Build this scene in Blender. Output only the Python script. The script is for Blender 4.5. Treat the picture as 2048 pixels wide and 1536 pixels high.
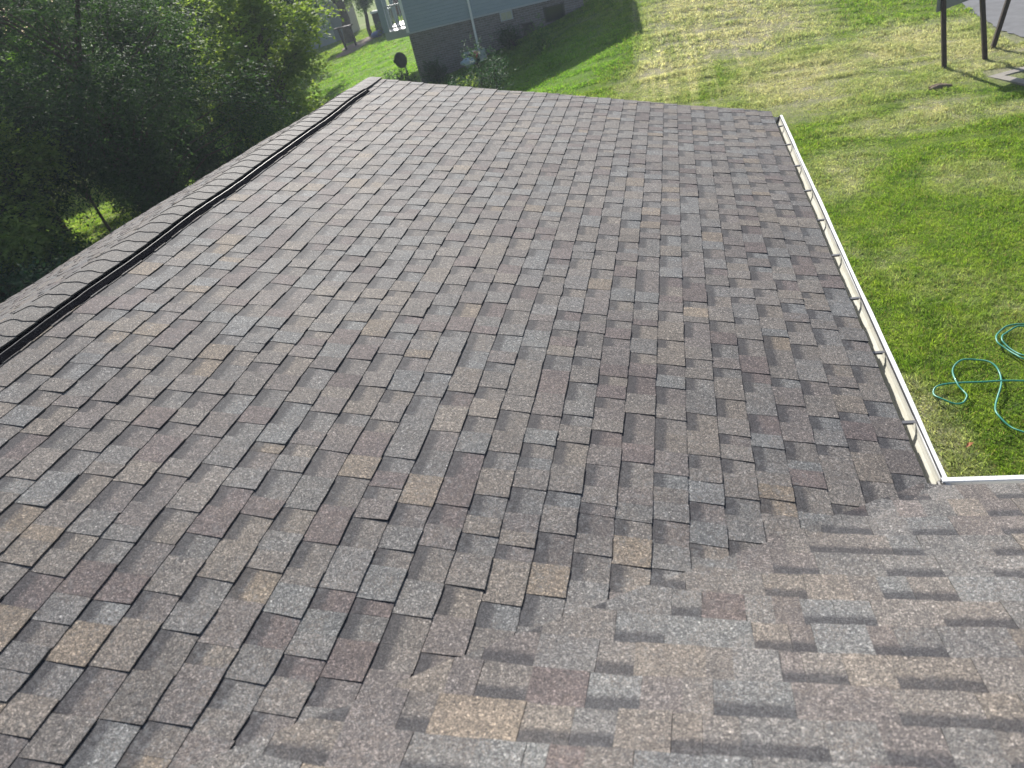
import bpy, math, random
import numpy as np
from mathutils import Vector, Matrix
sc = bpy.context.scene
for o in list(bpy.data.objects): bpy.data.objects.remove(o)
col = sc.collection
R = math.radians
# ------------------------------------------------------------------ camera
YAW, PIT, ROLL = -0.32175, 0.57262, -0.25316
CAM = np.array([3.483, -8.19312, 1.21421])
def cam_axes(yaw, pit, rol):
    cy, sy = math.cos(yaw), math.sin(yaw)
    F = np.array([sy*math.cos(pit), cy*math.cos(pit), -math.sin(pit)])
    Rt = np.array([cy, -sy, 0.]); U = np.cross(Rt, F)
    return F, Rt*math.cos(rol)+U*math.sin(rol), -Rt*math.sin(rol)+U*math.cos(rol)
CF, CR, CU = cam_axes(YAW, PIT, ROLL)
cd = bpy.data.cameras.new('camera'); cam = bpy.data.objects.new('camera', cd); col.objects.link(cam)
cam.matrix_world = Matrix([[CR[0], CU[0], -CF[0], CAM[0]], [CR[1], CU[1], -CF[1], CAM[1]], [CR[2], CU[2], -CF[2], CAM[2]], [0, 0, 0, 1]])
cd.sensor_width = 36; cd.lens = 1420/2048*36; cd.clip_start = .05; cd.clip_end = 1000
cd.dof.use_dof = True; cd.dof.focus_distance = 5.2; cd.dof.aperture_fstop = 3.0
sc.camera = cam
# ------------------------------------------------------------------ world, sun, exposure
SUN_AZ, SUN_EL = R(-21), R(33)
SUND = Vector((math.sin(SUN_AZ)*math.cos(SUN_EL), math.cos(SUN_AZ)*math.cos(SUN_EL), math.sin(SUN_EL)))
w = bpy.data.worlds.new('World'); sc.world = w; w.use_nodes = True
nt = w.node_tree; bg = nt.nodes['Background']
sky = nt.nodes.new('ShaderNodeTexSky'); sky.sky_type = 'NISHITA'; sky.sun_disc = False
sky.sun_elevation = SUN_EL; sky.sun_rotation = SUN_AZ; sky.dust_density = 1.5
nt.links.new(sky.outputs[0], bg.inputs[0]); bg.inputs[1].default_value = .08
sl = bpy.data.lights.new('sun', 'SUN'); sl.energy = 5; sl.angle = R(.53); sl.color = (1, .965, .91)
so = bpy.data.objects.new('sun', sl); col.objects.link(so); so.rotation_euler = SUND.to_track_quat('Z', 'Y').to_euler(); so.location = (0, 0, 30)
sc.view_settings.view_transform = 'Standard'; sc.view_settings.look = 'None'; sc.view_settings.gamma = 1
sc.view_settings.exposure = .72
sc.cycles.max_bounces = 6; sc.cycles.transparent_max_bounces = 8
# ------------------------------------------------------------------ helpers
rng = np.random.default_rng(7); random.seed(7)
def tag(o, label=None, cat=None, group=None, kind=None):
    if label: o['label'] = label
    if cat: o['category'] = cat
    if group: o['group'] = group
    if kind: o['kind'] = kind
    return o
def empty(name, loc=(0, 0, 0), rz=0):
    o = bpy.data.objects.new(name, None); o.location = loc; o.rotation_euler = (0, 0, rz); o.empty_display_size = .2; col.objects.link(o); return o
class MB:
    def __init__(s): s.v = []; s.f = []
    def add(s, vs, fs):
        n = len(s.v); s.v += [tuple(map(float, v)) for v in vs]; s.f += [tuple(i+n for i in f) for f in fs]; return s
    def box(s, a, b, M=None):
        (x0, y0, z0), (x1, y1, z1) = a, b
        vs = [(x0, y0, z0), (x1, y0, z0), (x1, y1, z0), (x0, y1, z0), (x0, y0, z1), (x1, y0, z1), (x1, y1, z1), (x0, y1, z1)]
        if M is not None: vs = [M @ Vector(v) for v in vs]
        return s.add(vs, [(0, 3, 2, 1), (4, 5, 6, 7), (0, 1, 5, 4), (1, 2, 6, 5), (2, 3, 7, 6), (3, 0, 4, 7)])
    def tube(s, pts, rad, n=8, caps=True):
        pts = [Vector(p) for p in pts]; k = len(pts)
        if not hasattr(rad, '__len__'): rad = [rad]*k
        base = len(s.v); ref = None
        for i, p in enumerate(pts):
            t = (pts[min(i+1, k-1)]-pts[max(i-1, 0)]).normalized()
            if ref is None: ref = t.orthogonal().normalized()
            ref = (ref-t*ref.dot(t)).normalized(); b = t.cross(ref)
            for j in range(n):
                a = 2*math.pi*j/n; s.v.append(tuple(p+(ref*math.cos(a)+b*math.sin(a))*rad[i]))
        for i in range(k-1):
            for j in range(n):
                a = base+i*n+j; b_ = base+i*n+(j+1) % n; s.f.append((a, b_, b_+n, a+n))
        if caps: s.f.append(tuple(base+j for j in reversed(range(n)))); s.f.append(tuple(base+(k-1)*n+j for j in range(n)))
        return s
    def bar(s, a, b, wx, wy=None):   # square bar between two points
        wy = wy or wx; a = Vector(a); b = Vector(b); t = (b-a).normalized()
        u = t.cross(Vector((0, 1, 0))) if abs(t.y) < .9 else t.cross(Vector((1, 0, 0)))
        u.normalize(); v = t.cross(u); vs = []
        for p in (a, b):
            for (i, j) in ((-1, -1), (1, -1), (1, 1), (-1, 1)): vs.append(p+u*i*wx/2+v*j*wy/2)
        return s.add(vs, [(3, 2, 1, 0), (4, 5, 6, 7), (0, 1, 5, 4), (1, 2, 6, 5), (2, 3, 7, 6), (3, 0, 4, 7)])
    def build(s, name, m=None, parent=None, smooth=False, bevel=0):
        me = bpy.data.meshes.new(name); me.from_pydata(s.v, [], s.f); me.update()
        o = bpy.data.objects.new(name, me); col.objects.link(o)
        if m: me.materials.append(m)
        if smooth: me.polygons.foreach_set('use_smooth', [True]*len(me.polygons))
        if bevel:
            md = o.modifiers.new('bevel', 'BEVEL'); md.width = bevel; md.segments = 2; md.limit_method = 'ANGLE'
        if parent:
            o.parent = parent; o.matrix_parent_inverse = Matrix.Identity(4)
        return o
def np_mesh(name, V, Fidx, m=None, parent=None, attrs=None, nper=4):
    """V (n,3); Fidx (k,nper) int"""
    me = bpy.data.meshes.new(name); n = len(V); k = len(Fidx)
    me.vertices.add(n); me.vertices.foreach_set('co', np.ascontiguousarray(V, np.float32).ravel())
    me.loops.add(k*nper); me.loops.foreach_set('vertex_index', np.ascontiguousarray(Fidx, np.int32).ravel())
    me.polygons.add(k); me.polygons.foreach_set('loop_start', np.arange(0, k*nper, nper, dtype=np.int32))
    me.update(calc_edges=True)
    for an, arr in (attrs or {}).items():
        a = me.attributes.new(an, 'FLOAT_COLOR', 'POINT'); a.data.foreach_set('color', np.ascontiguousarray(arr, np.float32).ravel())
    if m: me.materials.append(m)
    o = bpy.data.objects.new(name, me); col.objects.link(o)
    if parent: o.parent = parent
    return o
class NT:
    """small node-tree builder"""
    def __init__(s, m): s.t = m.node_tree; s.n = s.t.nodes; s.l = s.t.links
    def new(s, ty, **kw):
        n = s.n.new(ty); ins = kw.pop('ins', {})
        for k, v in kw.items(): setattr(n, k, v)
        for k, v in ins.items(): s.set(n, k, v)
        return n
    def set(s, n, k, v):
        i = n.inputs[k]
        if isinstance(v, bpy.types.NodeSocket): s.l.new(v, i)
        else: i.default_value = v
    def noise(s, vec, scale, detail=3, rough=.55, dist=0, out=0):
        return s.new('ShaderNodeTexNoise', ins={'Vector': vec, 'Scale': scale, 'Detail': detail, 'Roughness': rough, 'Distortion': dist}).outputs[out]
    def math(s, op, a, b=0., c=0., clamp=False):
        n = s.new('ShaderNodeMath', operation=op, use_clamp=clamp); s.set(n, 0, a); s.set(n, 1, b)
        if len(n.inputs) > 2: s.set(n, 2, c)
        return n.outputs[0]
    def vmul(s, v, xyz):
        n = s.new('ShaderNodeVectorMath', operation='MULTIPLY'); s.set(n, 0, v); n.inputs[1].default_value = xyz; return n.outputs[0]
    def mix(s, f, a, b, mode='MIX'):
        n = s.new('ShaderNodeMix', data_type='RGBA', blend_type=mode); s.set(n, 0, f); s.set(n, 6, a); s.set(n, 7, b); return n.outputs[2]
    def ramp(s, f, stops, interp='LINEAR'):
        n = s.new('ShaderNodeValToRGB'); s.set(n, 0, f); e = n.color_ramp.elements; n.color_ramp.interpolation = interp
        while len(e) < len(stops): e.new(.5)
        for el, (p, c) in zip(e, stops): el.position = p; el.color = c if len(c) == 4 else (*c, 1)
        return n.outputs[0]
    def mapr(s, v, a, b, c=0., d=1.):
        n = s.new('ShaderNodeMapRange', ins={0: v, 1: a, 2: b, 3: c, 4: d}); n.clamp = True; return n.outputs[0]
def newmat(name):
    m = bpy.data.materials.new(name); m.use_nodes = True; n = NT(m); b = m.node_tree.nodes['Principled BSDF']; return m, n, b
def g4(c): return (*c, 1)
def simple(name, c, rough=.6, noise=.12, scale=6, metal=0, bump=0, spec=.5, coat=0):
    m, n, b = newmat(name); geo = n.new('ShaderNodeNewGeometry').outputs['Position']
    f = n.noise(geo, scale, 5, .6)
    cc = n.mix(n.mapr(f, .3, .7), g4([v*(1-noise) for v in c]), g4([min(v*(1+noise), 1) for v in c]))
    n.set(b, 'Base Color', cc); b.inputs['Roughness'].default_value = rough; b.inputs['Metallic'].default_value = metal
    b.inputs['Specular IOR Level'].default_value = spec; b.inputs['Coat Weight'].default_value = coat
    if bump:
        bp = n.new('ShaderNodeBump', ins={'Strength': .4, 'Distance': bump, 'Height': n.noise(geo, scale*8, 4)}); n.set(b, 'Normal', bp.outputs[0])
    return m
# ------------------------------------------------------------------ materials
def mat_shingle():
    m, n, b = newmat('asphalt_shingle'); geo = n.new('ShaderNodeNewGeometry').outputs['Position']
    c = n.new('ShaderNodeAttribute', attribute_name='tone').outputs['Color']
    a2 = n.new('ShaderNodeAttribute', attribute_name='cell'); sep = n.new('ShaderNodeSeparateColor', ins={0: a2.outputs['Color']})
    u, flag, rnd = sep.outputs[0], sep.outputs[1], sep.outputs[2]
    # blended mineral granules: every granule its own colour
    v1 = n.new('ShaderNodeTexVoronoi', feature='F1', ins={'Vector': geo, 'Scale': 620.})
    s1 = n.new('ShaderNodeSeparateColor', ins={0: v1.outputs['Color']})
    gran = n.ramp(s1.outputs[0], [(0, (.25, .25, .26)), (.2, (.55, .53, .54)), (.5, (.9, .89, .88)), (.74, (1.2, 1.14, 1.06)), (.9, (1.8, 1.72, 1.62)), (1, (3.2, 3.1, 3.0))])
    v2 = n.new('ShaderNodeTexVoronoi', feature='F1', ins={'Vector': geo, 'Scale': 300.})
    s2 = n.new('ShaderNodeSeparateColor', ins={0: v2.outputs['Color']})
    gran2 = n.ramp(s2.outputs[1], [(0, (.5, .51, .53)), (.45, (.92, .92, .92)), (.85, (1.2, 1.16, 1.12)), (1, (1.7, 1.65, 1.6))])
    col_ = n.mix(1., c, gran, 'MULTIPLY'); col_ = n.mix(.8, col_, gran2, 'MULTIPLY')
    v3 = n.new('ShaderNodeTexVoronoi', feature='F1', ins={'Vector': geo, 'Scale': 140.})
    s3 = n.new('ShaderNodeSeparateColor', ins={0: v3.outputs['Color']})
    col_ = n.mix(1., col_, n.ramp(s3.outputs[0], [(0, (.62, .63, .65)), (.5, (.95, .95, .95)), (.88, (1.25, 1.23, 1.2)), (1, (1.9, 1.88, 1.85))]), 'MULTIPLY')
    bl = n.math('MULTIPLY', n.mapr(s2.outputs[0], .6, .8), n.mapr(n.noise(geo, 9., 3, .6), .4, .65)); col_ = n.mix(n.math('MULTIPLY', bl, .55), col_, (.18, .145, .12, 1))
    bl2 = n.math('MULTIPLY', n.mapr(s2.outputs[2], .7, .85), n.mapr(n.noise(geo, 6., 3, .6), .62, .42)); col_ = n.mix(n.math('MULTIPLY', bl2, .6), col_, (.055, .052, .056, 1))
    # printed dark granule band at the head of each recessed tab (pigment of the shingle itself)
    edge = n.math('ADD', u, n.math('MULTIPLY', n.math('SUBTRACT', n.noise(geo, 45, 3, .7), .5), .22))
    band = n.mapr(edge, .31, .47, 1., 0.)
    band = n.math('MULTIPLY', band, flag)
    col_ = n.mix(n.math('MULTIPLY', band, .80), col_, n.mix(1., (.033, .034, .041, 1), gran, 'MULTIPLY'))
    fz = n.noise(geo, 75., 6, .95); col_ = n.mix(1., col_, n.ramp(fz, [(.30, (.68, .69, .71)), (.5, (1., 1., 1.)), (.70, (1.5, 1.48, 1.46))]), 'MULTIPLY')
    # scuffs and weathered streaks running down the slope
    big = n.noise(geo, 1.7, 4, .6); col_ = n.mix(1., col_, n.ramp(big, [(.3, (.9, .9, .92)), (.7, (1.1, 1.09, 1.06))]), 'MULTIPLY')
    dust_sheen = n.math('MULTIPLY', n.mapr(n.noise(geo, 34, 6, .85), .50, .66), n.mapr(n.noise(geo, 1.1, 3), .40, .62))  # pale speckle patches: weathering, plus the roof's sheen put into the colour
    dust_sheen = n.math('MULTIPLY', dust_sheen, n.mapr(s3.outputs[1], .2, .7, .25, 1.))
    col_ = n.mix(n.math('MULTIPLY', dust_sheen, .5), col_, (.27, .28, .285, 1))
    n.set(b, 'Base Color', col_)
    b.inputs['Roughness'].default_value = .78; b.inputs['Specular IOR Level'].default_value = .25
    h = n.math('ADD', n.math('MULTIPLY', v1.outputs['Distance'], -1.), n.math('MULTIPLY', n.noise(geo, 60, 3), .4))
    bp = n.new('ShaderNodeBump', ins={'Strength': .5, 'Distance': .0005, 'Height': h}); n.set(b, 'Normal', bp.outputs[0])
    return m
M_SH = mat_shingle()
def grass_color(n, P):
    """colour of the turf by place: lush, dry and mown zones; P = world position"""
    sx = n.new('ShaderNodeSeparateXYZ', ins={0: P}); X, Y = sx.outputs[0], sx.outputs[1]
    def blob(cx, cy, rx, ry, rot=0.):
        c_, s_ = math.cos(rot), math.sin(rot)
        dx = n.math('SUBTRACT', X, cx); dy = n.math('SUBTRACT', Y, cy)
        ax = n.math('MULTIPLY', n.math('ADD', n.math('MULTIPLY', dx, c_), n.math('MULTIPLY', dy, s_)), 1/rx)
        ay = n.math('MULTIPLY', n.math('SUBTRACT', n.math('MULTIPLY', dy, c_), n.math('MULTIPLY', dx, s_)), 1/ry)
        r2 = n.math('ADD', n.math('MULTIPLY', ax, ax), n.math('MULTIPLY', ay, ay))
        return n.mapr(r2, .15, 1.3, 1., 0.)
    dry = blob(4.9, 15.5, 2.6, 5.5, .1)
    for a in [(9.2, 10.6, 2.6, 2.8, .2), (6.2, 9.5, 2.2, 2.6, .3), (5.9, 4.4, 1.0, 1.6, -.3), (7.5, 3.6, .8, 1.0, .4), (5.3, -2.6, .5, 1.3, 0.), (9.5, 6.2, 1.2, .6, 0), (3.0, 11.5, 1.5, 2.2, 0.), (7.4, 6.6, 1.6, 1.1, .4)]:
        dry = n.math('MAXIMUM', dry, n.math('MULTIPLY', blob(*a), .62 if a[1] < 8 else .9))
    n1 = n.noise(n.vmul(P, (1, .7, 1)), .55, 5, .62, .6)
    n2 = n.noise(n.vmul(P, (1, 1, 1)), 3.2, 4, .6)
    d = n.math('ADD', n.math('MULTIPLY_ADD', dry, .8, .07), n.math('MULTIPLY', n.math('SUBTRACT', n1, .5), 1.5))
    d = n.math('ADD', d, n.math('MULTIPLY', n.math('SUBTRACT', n2, .5), .75))
    # mower tracks: narrow bands of dry clippings curving up the slope
    xx = n.math('SUBTRACT', X, n.math('MULTIPLY', n.math('POWER', n.math('MAXIMUM', n.math('SUBTRACT', Y, 8.), 0.), 1.5), -.014))
    tr = n.noise(n.new('ShaderNodeCombineXYZ', ins={0: n.math('MULTIPLY', xx, 3.4), 1: n.math('MULTIPLY', Y, .12), 2: 0.}).outputs[0], 1., 2, .5)
    trk = n.math('MULTIPLY', n.mapr(tr, .52, .68), n.mapr(Y, 7., 12.))
    trk = n.math('MULTIPLY', trk, n.math('MULTIPLY', n.mapr(X, 1.2, 3.), n.mapr(X, 4.6, 6.2, 1., .22)))
    d = n.math('ADD', d, n.math('MULTIPLY', trk, .3), clamp=True)
    lush = n.math('MAXIMUM', blob(-9, 26, 8, 14), blob(-.2, 14.2, 2.2, 3.2, -.4))
    g = n.ramp(n.noise(P, 2.2, 5, .8), [(.28, (.09, .165, .028)), (.45, (.18, .275, .040)), (.6, (.26, .345, .052)), (.75, (.37, .42, .11))])
    g = n.mix(n.math('MULTIPLY', lush, .75), g, (.22, .40, .04, 1))
    dr = n.ramp(n.noise(P, 7., 4, .7), [(.25, (.36, .325, .225)), (.5, (.54, .485, .37)), (.75, (.68, .61, .49))])
    base = n.mix(n.mapr(d, .12, .95), g, dr)
    return n.mix(n.math('MULTIPLY', trk, .6), base, (.70, .64, .48, 1)), d
def mat_ground():
    m, n, b = newmat('lawn_soil'); P = n.new('ShaderNodeNewGeometry').outputs['Position']
    c, d = grass_color(n, P)
    fine = n.ramp(n.noise(P, 38., 4, .75), [(.25, (.25, .25, .22)), (.5, (.6, .6, .55)), (.75, (1.15, 1.1, 1.0))])
    n.set(b, 'Base Color', n.mix(1., c, fine, 'MULTIPLY')); b.inputs['Roughness'].default_value = .95; b.inputs['Specular IOR Level'].default_value = .15
    bp = n.new('ShaderNodeBump', ins={'Strength': .9, 'Distance': .05, 'Height': n.noise(P, 16., 6, .75)}); n.set(b, 'Normal', bp.outputs[0])
    return m
def mat_blades():
    m, n, b = newmat('grass_blades'); P = n.new('ShaderNodeNewGeometry').outputs['Position']
    c, d = grass_color(n, P)
    r = n.new('ShaderNodeSeparateColor', ins={0: n.new('ShaderNodeAttribute', attribute_name='rnd').outputs['Color']})
    c = n.mix(1., c, n.ramp(r.outputs[0], [(0, (.32, .42, .34)), (.45, (.85, .88, .85)), (.8, (1.25, 1.2, 1.1)), (1, (1.7, 1.6, 1.4))]), 'MULTIPLY')
    c = n.mix(n.mapr(r.outputs[1], .88, .95), c, (.30, .24, .12, 1))
    n.set(b, 'Base Color', c); b.inputs['Roughness'].default_value = .55; b.inputs['Specular IOR Level'].default_value = .3
    tr = n.new('ShaderNodeBsdfTranslucent', ins={'Color': n.mix(1., c, (1.5, 1.65, 1.0, 1), 'MULTIPLY')})
    mx = n.new('ShaderNodeMixShader', ins={0: .5, 1: b.outputs[0], 2: tr.outputs[0]})
    n.l.new(mx.outputs[0], n.n['Material Output'].inputs[0]); return m
def mat_leaf(name, c0, c1, tr=.45, glow=(1.7, 2.0, .8)):
    m, n, b = newmat(name)
    r = n.new('ShaderNodeSeparateColor', ins={0: n.new('ShaderNodeAttribute', attribute_name='rnd').outputs['Color']})
    c = n.mix(r.outputs[0], g4(c0), g4(c1)); n.set(b, 'Base Color', c)
    b.inputs['Roughness'].default_value = .6; b.inputs['Specular IOR Level'].default_value = .1
    t = n.new('ShaderNodeBsdfTranslucent', ins={'Color': n.mix(1., c, g4(glow), 'MULTIPLY')})
    mx = n.new('ShaderNodeMixShader', ins={0: tr, 1: b.outputs[0], 2: t.outputs[0]})
    n.l.new(mx.outputs[0], n.n['Material Output'].inputs[0]); return m
def mat_brick():
    m, n, b = newmat('brick'); tc = n.new('ShaderNodeTexCoord').outputs['Object']
    s = n.new('ShaderNodeSeparateXYZ', ins={0: tc}); uv = n.new('ShaderNodeCombineXYZ', ins={0: n.math('ADD', s.outputs[0], s.outputs[1]), 1: s.outputs[2]}).outputs[0]
    br = n.new('ShaderNodeTexBrick', ins={'Vector': uv, 'Scale': 1., 'Color1': (.13, .095, .085, 1), 'Color2': (.27, .21, .185, 1), 'Mortar': (.40, .38, .36, 1), 'Mortar Size': .010, 'Brick Width': .215, 'Row Height': .075, 'Bias': 0.})
    c = n.mix(.5, br.outputs[0], n.ramp(n.noise(tc, 5, 5, .7), [(.3, (.10, .085, .08)), (.7, (.28, .25, .24))]), 'MIX')
    n.set(b, 'Base Color', c); b.inputs['Roughness'].default_value = .9
    bp = n.new('ShaderNodeBump', ins={'Strength': .6, 'Distance': .01, 'Height': br.outputs[1]}); bp.invert = True; n.set(b, 'Normal', bp.outputs[0]); return m
def mat_siding(name, c):
    m, n, b = newmat(name); tc = n.new('ShaderNodeTexCoord').outputs['Object']; s = n.new('ShaderNodeSeparateXYZ', ins={0: tc})
    fr = n.math('FRACT', n.math('MULTIPLY', s.outputs[2], 1/.115))
    n.set(b, 'Base Color', n.mix(n.noise(tc, 1.5, 4), g4([v*.93 for v in c]), g4([v*1.05 for v in c]))); b.inputs['Roughness'].default_value = .5
    bp = n.new('ShaderNodeBump', ins={'Strength': 1., 'Distance': .012, 'Height': n.math('SUBTRACT', 1., fr)}); n.set(b, 'Normal', bp.outputs[0]); return m
M_GROUND = mat_ground(); M_BLADE = mat_blades(); M_BRICK = mat_brick()
M_SIDE = mat_siding('vinyl_siding', (.30, .355, .385)); M_SIDE2 = mat_siding('own_siding', (.55, .53, .48))
M_WHITE = simple('white_aluminium', (.80, .79, .76), .35, .04, 3)
def mat_gutter():
    m, n, b = newmat('gutter_enamel'); P = n.new('ShaderNodeNewGeometry').outputs['Position']
    c = n.ramp(n.noise(n.vmul(P, (6, 1.2, 6)), 3., 5, .7), [(.3, (.60, .58, .50)), (.55, (.76, .75, .70)), (.8, (.80, .79, .76))])
    c = n.mix(n.mapr(n.noise(P, 60, 4, .8), .62, .72), c, (.26, .23, .17, 1))
    zz = n.new('ShaderNodeSeparateXYZ', ins={0: P}).outputs[2]
    c = n.mix(n.mapr(zz, -1.165, -1.146), n.mix(1., c, (.88, .87, .81, 1), 'MULTIPLY'), n.mix(n.mapr(n.noise(P, 25, 4, .8), .62, .75), (.82, .82, .80, 1), (.5, .48, .42, 1)))
    n.set(b, 'Base Color', c); b.inputs['Roughness'].default_value = .4; return m
M_GUT = mat_gutter()
M_HANG = simple('hanger_metal', (.13, .13, .14), .45, .1, 20, metal=.3)
M_BLACK = simple('black_vent_plastic', (.010, .010, .012), .9, .3, 40, spec=0)
M_LIP = simple('vent_lip', (.12, .12, .125), .5, .2, 30, spec=.3); M_LOUV = simple('vent_louvre', (.04, .04, .045), .8, .3, 60, spec=.0)
M_BARK = simple('bark', (.085, .06, .042), .95, .45, 9, bump=.03)
M_POST = simple('brown_post', (.045, .028, .022), .7, .3, 14)
M_PANEL = simple('sign_back', (.26, .255, .24), .5, .05, 3)
M_ASPH = simple('asphalt', (.15, .15, .155), .85, .16, 3, bump=.006)
M_CONC = simple('concrete', (.27, .245, .21), .9, .18, 8, bump=.01)
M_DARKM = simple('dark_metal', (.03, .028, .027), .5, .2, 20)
M_GRATE = simple('rusty_iron', (.13, .085, .065), .8, .3, 20)
M_GREYP = simple('grey_painted', (.42, .44, .45), .45, .06, 8)
M_MULCH = simple('mulch', (.22, .16, .12), .95, .45, 22, bump=.03)
M_GLASS = simple('dark_glass', (.02, .025, .03), .08, .1, 3)
M_YEL = simple('glass_block', (.42, .42, .30), .3, .15, 14)
M_TEAL = simple('teal_hose', (.03, .24, .18), .4, .2, 5, coat=.15)
M_ORANGE = simple('dry_leaf', (.45, .17, .07), .7, .2, 40)
M_DIRT = simple('dirt', (.19, .14, .09), .95, .4, 30, bump=.02)
M_BROOF = simple('dark_roofing', (.09, .085, .085), .9, .25, 12, bump=.01)
M_LROOF = simple('pale_roofing', (.5, .5, .5), .6, .1, 3)
M_GREYW = mat_siding('grey_siding', (.20, .22, .24)); M_BROWNW = simple('brown_brick_far', (.22, .13, .10), .9, .3, 5)
M_BLUE = simple('blue_plastic', (.03, .09, .35), .4, .1, 5)
M_BAG = simple('pale_bag', (.55, .62, .7), .5, .1, 8)
M_PINK = simple('pink_petal', (.55, .12, .16), .6, .2, 20)
# ------------------------------------------------------------------ terrain
CP = np.array([(-6.2, 19.4, -3.5), (-1.8, 20, -2.62), (0, 20.5, -2.16), (2, 20.5, -1.85), (2, 16.4, -2.3), (-1.8, 14.9, -3.2), (0, 6, -3.6), (5.5, -2, -3.5), (9, 9.5, -3.4), (9.5, 16, -3.0), (5, 23, -1.6), (10, 25, -2.3), (16, 10, -3.6), (16, 0, -3.8), (10, -6, -3.7), (-14, 10, -4.2), (-18, 38, -3.7), (-10, 0, -4.2), (-11, 25, -3.8), (2, 35, -1.2), (10, 40, -1.8), (22, 40, -3), (-30, 10, -6), (-35, 60, -5), (40, 20, -4), (0, -25, -3.7), (-30, -20, -5), (30, -20, -4), (0, 90, -2), (60, 90, -3), (-80, 90, -5), (5, 6, -3.5), (4.5, 15, -2.6)], float)
_phi = lambda r: np.sqrt(r*r+9.)-3.
_D = np.linalg.norm(CP[:, None, :2]-CP[None, :, :2], axis=2)
_W = np.linalg.solve(_phi(_D)-np.eye(len(CP))*.15, CP[:, 2]+3.5)
def tz(x, y):
    x = np.asarray(x, float); y = np.asarray(y, float)
    r = np.sqrt((x[..., None]-CP[:, 0])**2+(y[..., None]-CP[:, 1])**2)
    z = -3.5+_phi(r)@_W
    far = np.sqrt(x*x+y*y); return np.where(far > 100, z+(-4-z)*np.clip((far-100)/60, 0, 1), z)
def tzs(x, y): return float(tz(np.array([x]), np.array([y]))[0])
ax = np.concatenate([[-600, -300, -160, -110, -80, -60, -48], np.arange(-40, 40.1, .5), [48, 60, 80, 110, 160, 300, 600]])
ay = np.concatenate([[-600, -300, -150, -80, -50, -35], np.arange(-25, 60.1, .5), [68, 80, 95, 120, 160, 300, 600]])
GX, GY = np.meshgrid(ax, ay); GZ = tz(GX, GY)
nx, ny = len(ax), len(ay); idx = np.arange(nx*ny).reshape(ny, nx)
q = np.stack([idx[:-1, :-1], idx[:-1, 1:], idx[1:, 1:], idx[1:, :-1]], -1).reshape(-1, 4)
ground = np_mesh('ground', np.stack([GX, GY, GZ], -1).reshape(-1, 3), q, M_GROUND); tag(ground, kind='structure')
ground.data.polygons.foreach_set('use_smooth', [True]*len(ground.data.polygons))
def tzg(x, y): return tz(x, y)
# ------------------------------------------------------------------ our house
W, L = 4.345, 5.785
TH, TW, TB = .25156, .33396, .28072
zE = -W*math.tan(TH)
TANT, TANW = math.tan(TH), math.tan(TW)
YR = -L-(-zE)/TANW           # wing ridge line (height 0)
E_ = .14195
S_EAVE = 4.475
def waves(x, y): return .0035*np.sin(x*3.1+y*1.3+.5)+.003*np.sin(y*4.3-x*1.1)+.002*np.sin(x*7+y*6.1)
KV0 = .10
def zroof(x, y):
    z1 = -TANT*x; z2 = zE+(-L-y)*TANW; z2 = min(z2, -TANW*(YR-y) if y < YR else z2)
    d = z1-z2; f = min(1., max(0., (-L-y)/1.3)); KV = KV0*f*f*(3-2*f)
    return .5*(z1+z2+math.sqrt(d*d+KV*KV)) if y < -L+1.2 else z1
PAL = [((.150, .147, .146), 6), ((.156, .144, .136), 7), ((.141, .127, .124), 5), ((.122, .101, .101), 3), ((.198, .165, .132), 1.2), ((.174, .155, .138), 3), ((.156, .160, .163), 3)]
PW_ = np.array([p[1] for p in PAL]); PW_ = PW_/PW_.sum()
def tone(r):
    c = np.array(PAL[r.choice(len(PAL), p=PW_)][0])
    return (c*.97+.146*.03)*np.array([.865, .895, .92])*(1+r.normal(0, .06))
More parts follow.
